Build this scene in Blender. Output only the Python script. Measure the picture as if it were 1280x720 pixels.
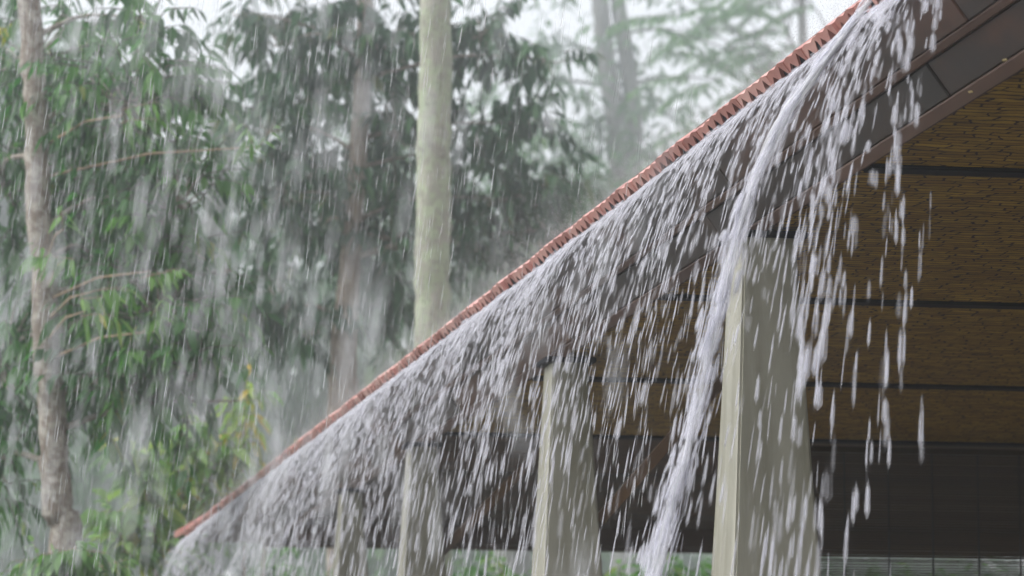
import bpy, bmesh, math, random
import numpy as np
from mathutils import Vector, Matrix
R = math.radians
rng = np.random.default_rng(7)
random.seed(7)
for o in list(bpy.data.objects):
    bpy.data.objects.remove(o, do_unlink=True)
scene = bpy.context.scene
C = scene.collection

# ------------------------------------------------------------------ camera
W, H, F = 1280.0, 720.0, 5000.0          # photograph size, focal length in pixels
CZ = 1.5                                 # camera height
VPX, VPY = -300.0, 1080.0                # where the lines along the eave (world Y) meet
PITCH = math.atan((VPY - H / 2) / F)
YAW = math.atan((W / 2 - VPX) * math.cos(PITCH) / F)
cd = bpy.data.cameras.new('camera'); cam = bpy.data.objects.new('camera', cd); C.objects.link(cam)
cam.location = (0, 0, CZ)
cam.rotation_euler = (R(90) + PITCH, 0, -YAW)
cd.sensor_width = 36.0; cd.lens = 36.0 * F / W
cd.clip_start = 0.1; cd.clip_end = 3000
cd.dof.use_dof = True; cd.dof.focus_distance = 12.5; cd.dof.aperture_fstop = 6.2
scene.camera = cam

# ------------------------------------------------------------------ sky, sun, exposure
SUN_EL, SUN_AZ = R(52), R(-98)
world = bpy.data.worlds.new('World'); scene.world = world; world.use_nodes = True
wn = world.node_tree; wn.nodes.clear()
sky = wn.nodes.new('ShaderNodeTexSky'); sky.sky_type = 'NISHITA'; sky.sun_disc = False
sky.sun_elevation = SUN_EL; sky.sun_rotation = R(278)
sky.air_density = 1.0; sky.dust_density = 2.0; sky.ozone_density = 1.0
hs = wn.nodes.new('ShaderNodeHueSaturation'); hs.inputs['Saturation'].default_value = 0.18
bg = wn.nodes.new('ShaderNodeBackground'); bg.inputs['Strength'].default_value = 0.15
wo = wn.nodes.new('ShaderNodeOutputWorld')
wn.links.new(sky.outputs[0], hs.inputs['Color']); wn.links.new(hs.outputs[0], bg.inputs[0]); wn.links.new(bg.outputs[0], wo.inputs[0])
sd = bpy.data.lights.new('sun', 'SUN'); sd.energy = 1.0; sd.angle = R(25); sd.color = (1, 0.97, 0.93)
sun = bpy.data.objects.new('sun', sd); C.objects.link(sun)
sun.rotation_euler = (R(90) - SUN_EL, 0, SUN_AZ + R(180) * 0)
sun.location = (0, 0, 30)
vs = scene.view_settings
vs.view_transform = 'Standard'; vs.look = 'None'; vs.exposure = 1.0; vs.gamma = 1.0; vs.use_curve_mapping = False
scene.render.engine = 'CYCLES'
cy = scene.cycles
cy.use_denoising = True; cy.use_adaptive_sampling = True; cy.adaptive_threshold = 0.02
cy.max_bounces = 6; cy.diffuse_bounces = 3; cy.glossy_bounces = 2; cy.transmission_bounces = 3
cy.transparent_max_bounces = 48; cy.volume_bounces = 1
cy.sample_clamp_indirect = 6

# ------------------------------------------------------------------ pixel <-> world helpers
cp, sp_, ct, st = math.cos(PITCH), math.sin(PITCH), math.cos(YAW), math.sin(YAW)
FWD = Vector((st * cp, ct * cp, sp_)); RIGHT = Vector((ct, -st, 0)); UP = Vector((-st * sp_, -ct * sp_, cp))
def ray(px, py): return FWD + RIGHT * ((px - W / 2) / F) + UP * ((H / 2 - py) / F)
def at(px, py, Y):
    r = ray(px, py); return Vector((0, 0, CZ)) + r * (Y / r.y)
def at_x(px, py, X):
    r = ray(px, py); return Vector((0, 0, CZ)) + r * (X / r.x)
def at_z(px, py, Z):
    r = ray(px, py); return Vector((0, 0, CZ)) + r * ((Z - CZ) / r.z)
def ratio(px, py):
    r = ray(px, py); return r.z / r.x
def proj(v):
    d = Vector(v) - Vector((0, 0, CZ)); f = d.dot(FWD)
    return W / 2 + F * d.dot(RIGHT) / f, H / 2 - F * d.dot(UP) / f

# ------------------------------------------------------------------ object helpers
def tag(o, label=None, cat=None, group=None, kind=None):
    if label: o['label'] = label
    if cat: o['category'] = cat
    if group: o['group'] = group
    if kind: o['kind'] = kind
    return o
def empty(name, loc=(0, 0, 0)):
    o = bpy.data.objects.new(name, None); C.objects.link(o); o.location = loc; o.empty_display_size = 0.2
    return o
def link(name, me, mat=None, parent=None, loc=None):
    o = bpy.data.objects.new(name, me); C.objects.link(o)
    if mat is not None and not me.materials: me.materials.append(mat)
    if parent is not None:
        o.parent = parent
        o.matrix_parent_inverse = Matrix.Translation(-world_loc(parent))
    if loc is not None: o.location = loc
    return o
def world_loc(o):
    v = Vector(o.location)
    p = o.parent
    if p is not None and o.type == 'EMPTY': v = v + Vector((0, 0, 0))
    return v
def mesh_np(name, verts, faces, smooth=False, tint=None):
    """verts (n,3), faces (m,k) all with k corners"""
    me = bpy.data.meshes.new(name)
    verts = np.asarray(verts, np.float32); faces = np.asarray(faces, np.int32)
    n, (m, k) = len(verts), faces.shape
    me.vertices.add(n); me.vertices.foreach_set('co', verts.ravel())
    me.loops.add(m * k); me.loops.foreach_set('vertex_index', faces.ravel())
    me.polygons.add(m); me.polygons.foreach_set('loop_start', np.arange(0, m * k, k, dtype=np.int32))
    if smooth: me.polygons.foreach_set('use_smooth', np.ones(m, bool))
    if tint is not None:
        a = me.attributes.new('tint', 'FLOAT', 'POINT'); a.data.foreach_set('value', np.asarray(tint, np.float32))
    me.update(calc_edges=True)
    return me
def mesh_bm(name, bm, smooth=False):
    bmesh.ops.recalc_face_normals(bm, faces=bm.faces)
    me = bpy.data.meshes.new(name); bm.to_mesh(me); bm.free()
    if smooth:
        for p in me.polygons: p.use_smooth = True
    return me
def bm_box(bm, a, b, c, o):
    """box from corner o along vectors a, b, c"""
    a, b, c, o = map(Vector, (a, b, c, o))
    v = [bm.verts.new(o + i * a + j * b + k * c) for i in (0, 1) for j in (0, 1) for k in (0, 1)]
    for f in ((0, 1, 3, 2), (4, 6, 7, 5), (0, 4, 5, 1), (2, 3, 7, 6), (0, 2, 6, 4), (1, 5, 7, 3)):
        bm.faces.new([v[i] for i in f])
def box_mesh(name, lo, hi, bevel=0.0):
    bm = bmesh.new(); lo, hi = Vector(lo), Vector(hi); d = hi - lo
    bm_box(bm, (d.x, 0, 0), (0, d.y, 0), (0, 0, d.z), lo)
    bmesh.ops.recalc_face_normals(bm, faces=bm.faces)
    if bevel: bmesh.ops.bevel(bm, geom=bm.edges[:], offset=bevel, segments=2, affect='EDGES')
    return mesh_bm(name, bm)
def tube_arrays(pts, rad, sides=10, seed=0, rough=0.0):
    """bent tapering tube as arrays, quads"""
    g = np.random.default_rng(seed)
    pts = [Vector(p) for p in pts]; n = len(pts); V = []; Fc = []
    ref = Vector((1, 0, 0))
    for i, p in enumerate(pts):
        t = (pts[min(i + 1, n - 1)] - pts[max(i - 1, 0)]).normalized()
        if abs(t.dot(ref)) > 0.9: ref = Vector((0, 1, 0))
        a = (ref - t * ref.dot(t)).normalized(); b = t.cross(a)
        for s in range(sides):
            an = 2 * math.pi * s / sides
            r = rad[i] * (1 + rough * g.normal())
            V.append(p + a * (r * math.cos(an)) + b * (r * math.sin(an)))
    for i in range(n - 1):
        for s in range(sides):
            s2 = (s + 1) % sides
            Fc.append((i * sides + s, i * sides + s2, (i + 1) * sides + s2, (i + 1) * sides + s))
    return np.array([tuple(v) for v in V]), np.array(Fc)
def smooth_path(pts, rad, sub=6):
    """Catmull-Rom resample"""
    P = [Vector(p) for p in pts]; out = []; ro = []
    for i in range(len(P) - 1):
        p0, p1, p2, p3 = P[max(i - 1, 0)], P[i], P[i + 1], P[min(i + 2, len(P) - 1)]
        for k in range(sub):
            t = k / sub
            out.append(0.5 * ((2 * p1) + (p2 - p0) * t + (2 * p0 - 5 * p1 + 4 * p2 - p3) * t * t + (3 * p1 - p0 - 3 * p2 + p3) * t ** 3))
            ro.append(rad[i] * (1 - t) + rad[i + 1] * t)
    out.append(P[-1]); ro.append(rad[-1])
    return out, ro
def join_arrays(parts):
    V = []; Fa = []; off = 0
    for v, f in parts:
        V.append(v); Fa.append(f + off); off += len(v)
    return np.concatenate(V), np.concatenate(Fa)

# ------------------------------------------------------------------ materials
def new_mat(name):
    m = bpy.data.materials.new(name); m.use_nodes = True
    nt = m.node_tree; b = nt.nodes['Principled BSDF']; return m, nt, b
def N(nt, t, **kw):
    n = nt.nodes.new(t)
    for k, v in kw.items():
        if k in n.inputs: n.inputs[k].default_value = v
        else: setattr(n, k, v)
    return n
def ramp(nt, fac, stops):
    r = nt.nodes.new('ShaderNodeValToRGB')
    e = r.color_ramp.elements
    while len(e) < len(stops): e.new(0.5)
    for el, (p, c) in zip(e, stops): el.position = p; el.color = (*c, 1)
    nt.links.new(fac, r.inputs[0]); return r
def bump(nt, h, bsdf, strength=0.4, dist=0.02):
    b = N(nt, 'ShaderNodeBump', Strength=strength, Distance=dist)
    nt.links.new(h, b.inputs['Height']); nt.links.new(b.outputs[0], bsdf.inputs['Normal'])
def noise_mat(name, stops, scale=4.0, detail=6, rough=0.7, stretch=(1, 1, 1), bump_s=0.3, bump_d=0.01, scale2=None, rand=0.0, spec=0.5):
    m, nt, b = new_mat(name)
    tc = N(nt, 'ShaderNodeTexCoord'); mp = N(nt, 'ShaderNodeMapping'); mp.inputs['Scale'].default_value = stretch
    nt.links.new(tc.outputs['Object'], mp.inputs[0])
    n1 = N(nt, 'ShaderNodeTexNoise', Scale=scale, Detail=detail, Roughness=0.6); nt.links.new(mp.outputs[0], n1.inputs['Vector'])
    fac = n1.outputs['Fac']
    if rand:
        oi = N(nt, 'ShaderNodeObjectInfo')
        ma = N(nt, 'ShaderNodeMath', operation='MULTIPLY_ADD'); ma.inputs[1].default_value = rand; 
        nt.links.new(oi.outputs['Random'], ma.inputs[0]); nt.links.new(fac, ma.inputs[2])
        sb = N(nt, 'ShaderNodeMath', operation='SUBTRACT'); sb.inputs[1].default_value = rand / 2
        nt.links.new(ma.outputs[0], sb.inputs[0]); fac = sb.outputs[0]
    r = ramp(nt, fac, stops); nt.links.new(r.outputs[0], b.inputs['Base Color'])
    b.inputs['Roughness'].default_value = rough; b.inputs['Specular IOR Level'].default_value = spec
    if bump_s:
        n2 = N(nt, 'ShaderNodeTexNoise', Scale=scale2 or scale * 3, Detail=6); nt.links.new(mp.outputs[0], n2.inputs['Vector'])
        bump(nt, n2.outputs['Fac'], b, bump_s, bump_d)
    return m
M = {}
M['ground'] = noise_mat('wet_soil', [(0.3, (0.03, 0.035, 0.015)), (0.7, (0.08, 0.07, 0.04))], 0.6, rough=0.5)
M['slab'] = noise_mat('floor_concrete', [(0.3, (0.07, 0.05, 0.04)), (0.7, (0.13, 0.10, 0.08))], 2.0, rough=0.5)
M['pillar'] = noise_mat('pillar_render', [(0.3, (0.23, 0.22, 0.175)), (0.55, (0.315, 0.305, 0.25)), (0.75, (0.38, 0.37, 0.315))], 2.5, rough=0.6, stretch=(1, 1, 0.35), bump_s=0.25, bump_d=0.01, scale2=14)
def stain(m, tint=(0.52, 0.51, 0.42), scale=(7, 7, .35)):
    nt = m.node_tree; b = nt.nodes['Principled BSDF']; src = b.inputs['Base Color'].links[0].from_socket
    tc = N(nt, 'ShaderNodeTexCoord'); mp = N(nt, 'ShaderNodeMapping'); mp.inputs['Scale'].default_value = scale
    nt.links.new(tc.outputs['Object'], mp.inputs[0])
    n = N(nt, 'ShaderNodeTexNoise', Scale=1.0, Detail=7, Roughness=0.65); nt.links.new(mp.outputs[0], n.inputs['Vector'])
    r = ramp(nt, n.outputs['Fac'], [(0.36, tint), (0.60, (1, 1, 1))])
    mx = N(nt, 'ShaderNodeMix', data_type='RGBA', blend_type='MULTIPLY'); mx.inputs[0].default_value = 1
    nt.links.new(src, mx.inputs[6]); nt.links.new(r.outputs[0], mx.inputs[7]); nt.links.new(mx.outputs[2], b.inputs['Base Color'])
stain(M['pillar'])
M['tile'] = noise_mat('clay_tile', [(0.15, (0.36, 0.13, 0.105)), (0.5, (0.60, 0.27, 0.23)), (0.85, (0.70, 0.40, 0.35))], 9, rough=0.4, rand=0.75, bump_s=0.2)
M['tile_roof'] = noise_mat('clay_tile_roof', [(0.3, (0.12, 0.055, 0.045)), (0.7, (0.22, 0.10, 0.08))], 4, rough=0.5)
M['board'] = noise_mat('fascia_board', [(0.34, (0.020, 0.015, 0.012)), (0.5, (0.036, 0.021, 0.014)), (0.64, (0.085, 0.034, 0.016))], 3.4, rough=0.45, spec=0.3, stretch=(1, 0.35, 1), rand=0.25, bump_s=0.15)
M['strip'] = noise_mat('brown_strip', [(0.3, (0.045, 0.022, 0.015)), (0.7, (0.10, 0.055, 0.036))], 5, rough=0.6, spec=0.2, stretch=(1, 0.2, 1))
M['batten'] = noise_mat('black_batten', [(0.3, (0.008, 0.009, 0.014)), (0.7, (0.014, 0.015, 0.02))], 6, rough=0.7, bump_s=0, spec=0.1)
M['plank'] = noise_mat('dark_wood', [(0.3, (0.04, 0.016, 0.007)), (0.7, (0.10, 0.042, 0.018))], 3, rough=0.6, stretch=(0.3, 2, 2), rand=0.3, spec=0.12)
M['brace'] = noise_mat('brown_wood', [(0.3, (0.10, 0.05, 0.022)), (0.7, (0.19, 0.105, 0.045))], 6, rough=0.5, stretch=(0.4, 1, 1))
M['blind'] = noise_mat('bamboo_slat', [(0.3, (0.022, 0.011, 0.004)), (0.7, (0.055, 0.032, 0.011))], 3, rough=0.5, stretch=(0.3, 1, 12), bump_s=0, spec=0.1)
M['chip'] = noise_mat('pale_chip', [(0.3, (0.28, 0.20, 0.08)), (0.7, (0.42, 0.34, 0.16))], 30, bump_s=0)
M['cord'] = noise_mat('dark_cord', [(0.3, (0.01, 0.009, 0.008)), (0.7, (0.02, 0.018, 0.015))], 8, bump_s=0)

def woven_mat():
    m, nt, b = new_mat('woven_bamboo')
    tc = N(nt, 'ShaderNodeTexCoord')
    mp = N(nt, 'ShaderNodeMapping'); nt.links.new(tc.outputs['Object'], mp.inputs[0])
    nz = N(nt, 'ShaderNodeTexNoise', Scale=5.0, Detail=5); nt.links.new(tc.outputs['Object'], nz.inputs['Vector'])
    add = N(nt, 'ShaderNodeVectorMath', operation='MULTIPLY_ADD'); add.inputs[1].default_value = (0.16, 0.11, 0)
    nt.links.new(nz.outputs['Color'], add.inputs[0]); nt.links.new(mp.outputs[0], add.inputs[2])
    br = N(nt, 'ShaderNodeTexBrick', Scale=1.0)
    br.offset = 0.37; br.offset_frequency = 2; br.squash = 1.3; br.squash_frequency = 3
    br.inputs['Brick Width'].default_value = 0.10; br.inputs['Row Height'].default_value = 0.045
    br.inputs['Mortar Size'].default_value = 0.006; br.inputs['Mortar Smooth'].default_value = 0.6; br.inputs['Bias'].default_value = -0.1
    br.inputs['Color1'].default_value = (0.48, 0.315, 0.042, 1); br.inputs['Color2'].default_value = (0.28, 0.16, 0.018, 1)
    br.inputs['Mortar'].default_value = (0.035, 0.015, 0.004, 1)
    nt.links.new(add.outputs[0], br.inputs['Vector'])
    n2 = N(nt, 'ShaderNodeTexNoise', Scale=1.0, Detail=8, Roughness=0.7)
    mp2 = N(nt, 'ShaderNodeMapping'); mp2.inputs['Scale'].default_value = (9, 38, 5); nt.links.new(tc.outputs['Object'], mp2.inputs[0]); nt.links.new(mp2.outputs[0], n2.inputs['Vector'])
    rr = ramp(nt, n2.outputs['Fac'], [(0.32, (0.40, 0.38, 0.34)), (0.62, (1.2, 1.15, 1.0))])
    mx = N(nt, 'ShaderNodeMix', data_type='RGBA', blend_type='MULTIPLY'); mx.inputs[0].default_value = 1
    nt.links.new(br.outputs['Color'], mx.inputs[6]); nt.links.new(rr.outputs[0], mx.inputs[7])
    nt.links.new(mx.outputs[2], b.inputs['Base Color']); b.inputs['Roughness'].default_value = 0.6; b.inputs['Specular IOR Level'].default_value = 0.12
    bump(nt, br.outputs['Fac'], b, -0.6, 0.012)
    return m
M['woven'] = woven_mat()

def leaf_mat(name, dark, mid, light, yellow, transl=0.35, rough=0.35):
    m, nt, b = new_mat(name)
    at_ = N(nt, 'ShaderNodeAttribute', attribute_name='tint')
    r = ramp(nt, at_.outputs['Fac'], [(0.0, dark), (0.5, mid), (0.88, light), (0.97, yellow)])
    nt.links.new(r.outputs[0], b.inputs['Base Color'])
    b.inputs['Roughness'].default_value = rough + .1; b.inputs['Specular IOR Level'].default_value = 0.22
    tr = N(nt, 'ShaderNodeBsdfTranslucent'); mx = N(nt, 'ShaderNodeMixShader'); mx.inputs[0].default_value = transl
    hv = N(nt, 'ShaderNodeHueSaturation', Saturation=1.15, Value=1.5); nt.links.new(r.outputs[0], hv.inputs['Color'])
    nt.links.new(hv.outputs[0], tr.inputs[0])
    nt.links.new(b.outputs[0], mx.inputs[1]); nt.links.new(tr.outputs[0], mx.inputs[2])
    nt.links.new(mx.outputs[0], nt.nodes['Material Output'].inputs[0])
    return m
M['leaf_mid'] = leaf_mat('leaf_mid_green', (0.022, 0.075, 0.022), (0.06, 0.175, 0.045), (0.13, 0.29, 0.06), (0.32, 0.30, 0.05), 0.45)
M['leaf_dark'] = leaf_mat('leaf_dark_green', (0.012, 0.038, 0.018), (0.028, 0.082, 0.034), (0.06, 0.15, 0.055), (0.14, 0.17, 0.05), 0.35, 0.35)
M['leaf_young'] = leaf_mat('leaf_young_green', (0.05, 0.12, 0.03), (0.12, 0.26, 0.06), (0.24, 0.40, 0.13), (0.45, 0.42, 0.10), 0.4)
M['leaf_sapling'] = leaf_mat('leaf_sapling', (0.08, 0.17, 0.05), (0.15, 0.29, 0.08), (0.27, 0.36, 0.09), (0.55, 0.40, 0.06), 0.45)
M['leaf_bush'] = leaf_mat('leaf_bush', (0.035, 0.09, 0.03), (0.08, 0.19, 0.05), (0.15, 0.30, 0.08), (0.24, 0.32, 0.08), 0.4)

def bark(name, stops, lichen, amount, scale=6, zs=0.25):
    m, nt, b = new_mat(name)
    tc = N(nt, 'ShaderNodeTexCoord'); mp = N(nt, 'ShaderNodeMapping'); mp.inputs['Scale'].default_value = (1, 1, zs)
    nt.links.new(tc.outputs['Object'], mp.inputs[0])
    n1 = N(nt, 'ShaderNodeTexNoise', Scale=scale, Detail=8, Roughness=0.65); nt.links.new(mp.outputs[0], n1.inputs['Vector'])
    r = ramp(nt, n1.outputs['Fac'], stops)
    n2 = N(nt, 'ShaderNodeTexNoise', Scale=scale * 1.7, Detail=8, Roughness=0.75); nt.links.new(tc.outputs['Object'], n2.inputs['Vector'])
    r2 = ramp(nt, n2.outputs['Fac'], [(0.52 - amount, (0, 0, 0)), (0.60 - amount * 0.6, (1, 1, 1))])
    mx = N(nt, 'ShaderNodeMix', data_type='RGBA'); nt.links.new(r2.outputs[0], mx.inputs[0])
    nt.links.new(r.outputs[0], mx.inputs[6]); mx.inputs[7].default_value = (*lichen, 1)
    n4 = N(nt, 'ShaderNodeTexNoise', Scale=scale * 6, Detail=4, Roughness=0.6); nt.links.new(tc.outputs['Object'], n4.inputs['Vector'])
    r4 = ramp(nt, n4.outputs['Fac'], [(0.30, (0.35, 0.32, 0.28)), (0.42, (1, 1, 1))])
    m2 = N(nt, 'ShaderNodeMix', data_type='RGBA', blend_type='MULTIPLY'); m2.inputs[0].default_value = 1
    nt.links.new(mx.outputs[2], m2.inputs[6]); nt.links.new(r4.outputs[0], m2.inputs[7])
    nt.links.new(m2.outputs[2], b.inputs['Base Color']); b.inputs['Roughness'].default_value = 0.75
    n3 = N(nt, 'ShaderNodeTexNoise', Scale=scale * 4, Detail=8); nt.links.new(mp.outputs[0], n3.inputs['Vector'])
    bump(nt, n3.outputs['Fac'], b, 0.5, 0.02)
    return m
M['bark_pale'] = bark('bark_pale', [(0.3, (0.20, 0.20, 0.15)), (0.7, (0.42, 0.41, 0.35))], (0.36, 0.42, 0.28), 0.07, 6, 0.5)
M['bark_lichen'] = bark('bark_lichen', [(0.3, (0.14, 0.11, 0.085)), (0.7, (0.27, 0.22, 0.18))], (0.42, 0.39, 0.34), 0.06, 9)
M['bark_brown'] = bark('bark_brown', [(0.3, (0.15, 0.12, 0.095)), (0.7, (0.33, 0.265, 0.21))], (0.38, 0.33, 0.27), 0.0, 6)
M['bark_grey'] = bark('bark_grey', [(0.3, (0.12, 0.12, 0.11)), (0.7, (0.22, 0.22, 0.20))], (0.28, 0.30, 0.26), 0.0, 5)
M['twig'] = noise_mat('twig', [(0.3, (0.035, 0.035, 0.018)), (0.7, (0.08, 0.075, 0.04))], 20, bump_s=0)
M['stem'] = noise_mat('sapling_stem', [(0.3, (0.18, 0.12, 0.07)), (0.7, (0.36, 0.26, 0.16))], 20, bump_s=0)

def water_mat(name, col, lo, hi, scale, transl=0.45):
    m, nt, b = new_mat(name)
    b.inputs['Base Color'].default_value = (*col, 1); b.inputs['Roughness'].default_value = 0.12
    b.inputs['IOR'].default_value = 1.33
    tl = N(nt, 'ShaderNodeBsdfTranslucent'); tl.inputs[0].default_value = (*col, 1)
    m1 = N(nt, 'ShaderNodeMixShader'); m1.inputs[0].default_value = transl
    nt.links.new(b.outputs[0], m1.inputs[1]); nt.links.new(tl.outputs[0], m1.inputs[2])
    tp = N(nt, 'ShaderNodeBsdfTransparent')
    at_ = N(nt, 'ShaderNodeAttribute', attribute_name='tint')
    mr = N(nt, 'ShaderNodeMapRange'); mr.inputs['To Min'].default_value = lo; mr.inputs['To Max'].default_value = hi
    nt.links.new(at_.outputs['Fac'], mr.inputs[0])
    m2 = N(nt, 'ShaderNodeMixShader'); nt.links.new(mr.outputs[0], m2.inputs[0])
    nt.links.new(tp.outputs[0], m2.inputs[1]); nt.links.new(m1.outputs[0], m2.inputs[2])
    nt.links.new(m2.outputs[0], nt.nodes['Material Output'].inputs[0])
    return m
M['water'] = water_mat('falling_water', (0.89, 0.89, 0.96), 0.0, 0.95, 30, 0.5)
M['gush'] = water_mat('white_water', (0.95, 0.955, 0.975), 0.0, 1.0, 30, 0.5)
M['rain'] = water_mat('rain_drop', (0.88, 0.90, 0.93), 0.0, 0.42, 30)
M['heavy'] = water_mat('heavy_rain_drop', (0.90, 0.91, 0.94), 0.0, 0.6, 30)
M['spray'] = water_mat('spray_drop', (0.93, 0.94, 0.95), 0.2, 0.6, 30, 0.55)

# ================================================================== SETTING
def plane_np(name, x0, x1, y0, y1, z, nx=2, ny=2):
    xs = np.linspace(x0, x1, nx); ys = np.linspace(y0, y1, ny)
    V = np.array([(x, y, z) for y in ys for x in xs]); Fq = []
    for j in range(ny - 1):
        for i in range(nx - 1): Fq.append((j * nx + i, j * nx + i + 1, (j + 1) * nx + i + 1, (j + 1) * nx + i))
    return mesh_np(name, V, np.array(Fq))
tag(link('ground', plane_np('ground', -900, 900, -300, 1500, 0.0), M['ground']), kind='structure')

# ================================================================== PAVILION
X0 = 2.9                                            # outer edge of the eave tiles
rT = ratio(560, 417); ZT = CZ + X0 * rT             # tile edge height
FD = Vector((0.59, 0, -0.807)).normalized()         # fascia plane, square to the roof slope (down and inwards)
US = Vector((0.807, 0, 0.59)).normalized()          # up the roof slope
def fascia_s(px, py):                               # distance down the fascia of the line through a pixel
    r = ratio(px, py); return ((ZT - CZ) - r * X0) / (r * FD.x - FD.z)
S_MID, S_BOT = fascia_s(1202, 40), fascia_s(735, 425)
YN, YF = 4.0, 25.6                                  # near and far end of the fascia
Y_TILE_END = at_x(228, 673, X0).y
B0 = Vector((X0, 0, ZT)) + US * 0.045               # fascia plane starts behind the tile noses
BOT = B0 + FD * S_BOT
XC, ZC = BOT.x, BOT.z                               # ceiling edge
XW, XR = 11.2, 11.2 - X0 + XC * 0                   # far side of the building
print('tile z', ZT, 'fascia', S_MID, S_BOT, 'ceil', XC, ZC, 'tile end', Y_TILE_END)
pav = empty('pavilion', (6.5, 15, 0))
tag(pav, 'open pavilion with clay tiled eave, woven ceiling and tapered pale pillars', 'pavilion')

# floor
link('floor', box_mesh('floor', (XC - 0.3, YN, -0.3), (XW - 0.4, Y_TILE_END - 1.5, 0.25), 0.02), M['slab'], pav)

# roof shell (hipped at the far end)
XM = (X0 + XW + 0.25) / 2 + 0.2; tanS = US.z / US.x
def roof_shell():
    e = 0.05
    o = Vector((X0, 0, ZT)) + US * e - FD * 0.0
    x0, z0 = o.x, o.z + 0.05
    x1 = 2 * XM - x0; zr = z0 + (XM - x0) * tanS; yf = Y_TILE_END - 0.05; yh = yf - (XM - x0)
    top = [(x0, YN, z0), (x0, yf, z0), (x1, yf, z0), (x1, YN, z0), (XM, YN, zr), (XM, yh, zr)]
    th = 0.05
    V = top + [(x, y, z - th) for x, y, z in top]
    Fs = [(0, 4, 5, 1), (1, 5, 2), (2, 5, 4, 3)]
    bm = bmesh.new(); vs_ = [bm.verts.new(v) for v in V]
    for f in Fs:
        bm.faces.new([vs_[i] for i in f]); bm.faces.new([vs_[i + 6] for i in reversed(f)])
    for a, b in ((0, 1), (1, 2), (2, 3), (3, 4), (4, 0)):
        bm.faces.new([vs_[a], vs_[b], vs_[b + 6], vs_[a + 6]])
    return mesh_bm('roof', bm)
roof = link('roof', roof_shell(), M['tile_roof'], pav)

# eave tiles: each a clay tile with two hollow ribs opening at the nose
TW = 0.19
def tile_mesh(k):
    g = random.Random(k)
    h = 0.039
    a = 0.070 + g.uniform(-.005, .005); b = 0.063 + g.uniform(-.008, .004)
    ha = 0.036; hb = 0.029 + g.uniform(-.007, .005)
    c1, c2 = TW * 0.27, TW * 0.76
    prof = [(0.001, 0), (c1 - a / 2, 0), (c1 + .002, ha), (c1 + a / 2, 0), (c2 - b / 2, 0), (c2 + .002, hb), (c2 + b / 2, 0), (TW - .001, 0),
            (TW - .001, h + g.uniform(-.003, .003)), (c2, h + .004), (TW * .5, h - .002), (c1, h + .006), (0.001, h)]
    bm = bmesh.new(); L = 0.30
    nrm = -FD
    def P(y, n, u): return Vector((0, y, 0)) + nrm * (n - 0.008) + US * u
    f0 = [bm.verts.new(P(y, n, 0)) for y, n in prof]; f1 = [bm.verts.new(P(y, n, L)) for y, n in prof]
    nn = len(prof)
    for i in range(nn):
        j = (i + 1) % nn; bm.faces.new([f0[i], f0[j], f1[j], f1[i]])
    front = bm.faces.new(f0)
    bm.faces.new(list(reversed(f1)))
    bmesh.ops.triangulate(bm, faces=[f for f in bm.faces if len(f.verts) > 4])
    return mesh_bm('tile', bm)
tiles = [tile_mesh(k) for k in range(5)]
y = at_x(1112, -10, X0).y - 1.2; n_t = 0
while y < Y_TILE_END - TW:
    o = link('tile', tiles[random.randrange(5)], M['tile'], roof)
    o.location = Vector((X0, y, ZT)) + US * random.uniform(-0.008, 0.010) - FD * random.uniform(-0.003, 0.004)
    o.rotation_euler = (random.uniform(-.012, .012), random.uniform(-.02, .02), random.uniform(-.012, .012))
    y += TW; n_t += 1
print('tiles', n_t)
# black strip added behind the tile noses, standing in for shade in the ribs
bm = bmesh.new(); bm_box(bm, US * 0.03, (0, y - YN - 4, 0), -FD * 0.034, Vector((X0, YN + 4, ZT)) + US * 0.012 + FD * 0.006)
link('rib_shade_strip', mesh_bm('rib_shade_strip', bm), M['batten'], roof)
# corner tile: upturned hip end
bm = bmesh.new(); P0 = Vector((X0 - 0.01, y, ZT + 0.012))
bm_box(bm, (0.16, -0.0, 0.10), (-0.03, 0.28, -0.012), (-0.02, 0.0, 0.045), P0)
bmesh.ops.recalc_face_normals(bm, faces=bm.faces); bmesh.ops.bevel(bm, geom=bm.edges[:], offset=0.012, segments=2, affect='EDGES')
link('hip_end_tile', mesh_bm('hip_end_tile', bm), M['tile'], roof)

# fascia boards and strips (long side)
fas = link('fascia_frame', None or box_mesh('fascia_frame', (XC + 0.03, YN, ZC + 0.02), (XC + 0.09, YF - 0.03, ZC + 0.10)), M['plank'], pav)
NV = Vector((-0.807, 0, -0.59))                     # outward normal of the fascia
def fas_board(s0, s1, y0, y1, proud, th, mat, name):
    bm = bmesh.new()
    bm_box(bm, FD * (s1 - s0), (0, y1 - y0, 0), NV * th, B0 + FD * s0 + Vector((0, y0, 0)) + NV * (proud - th))
    bmesh.ops.recalc_face_normals(bm, faces=bm.faces)
    bmesh.ops.bevel(bm, geom=bm.edges[:], offset=0.004, segments=1, affect='EDGES')
    return link(name, mesh_bm(name, bm), M[mat], fas)
y_seam_u = at_x(1192, 17, (B0 + FD * S_MID * .6).x).y; y_seam_l = at_x(1159, 88, (B0 + FD * (S_MID + .02)).x).y
for s0, s1, ys, nm in ((-0.03, S_MID - 0.012, y_seam_u, 'upper_board'), (S_MID + 0.016, S_BOT - 0.03, y_seam_l, 'lower_board')):
    yy = ys - 2.6 * 4
    while yy < YF:
        a, b = max(yy, YN), min(yy + 2.6, YF)
        if b - a > 0.05: fas_board(s0, s1, a + 0.003, b - 0.003, random.uniform(-.003, .003), 0.02, 'board', nm)
        yy += 2.6
for s0, s1, pr in ((S_MID - 0.011, S_MID + 0.015, 0.016), (S_BOT - 0.029, S_BOT + 0.012, 0.018)):
    fas_board(s0, s1, YN, YF, pr, 0.035, 'strip', 'strip')
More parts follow.
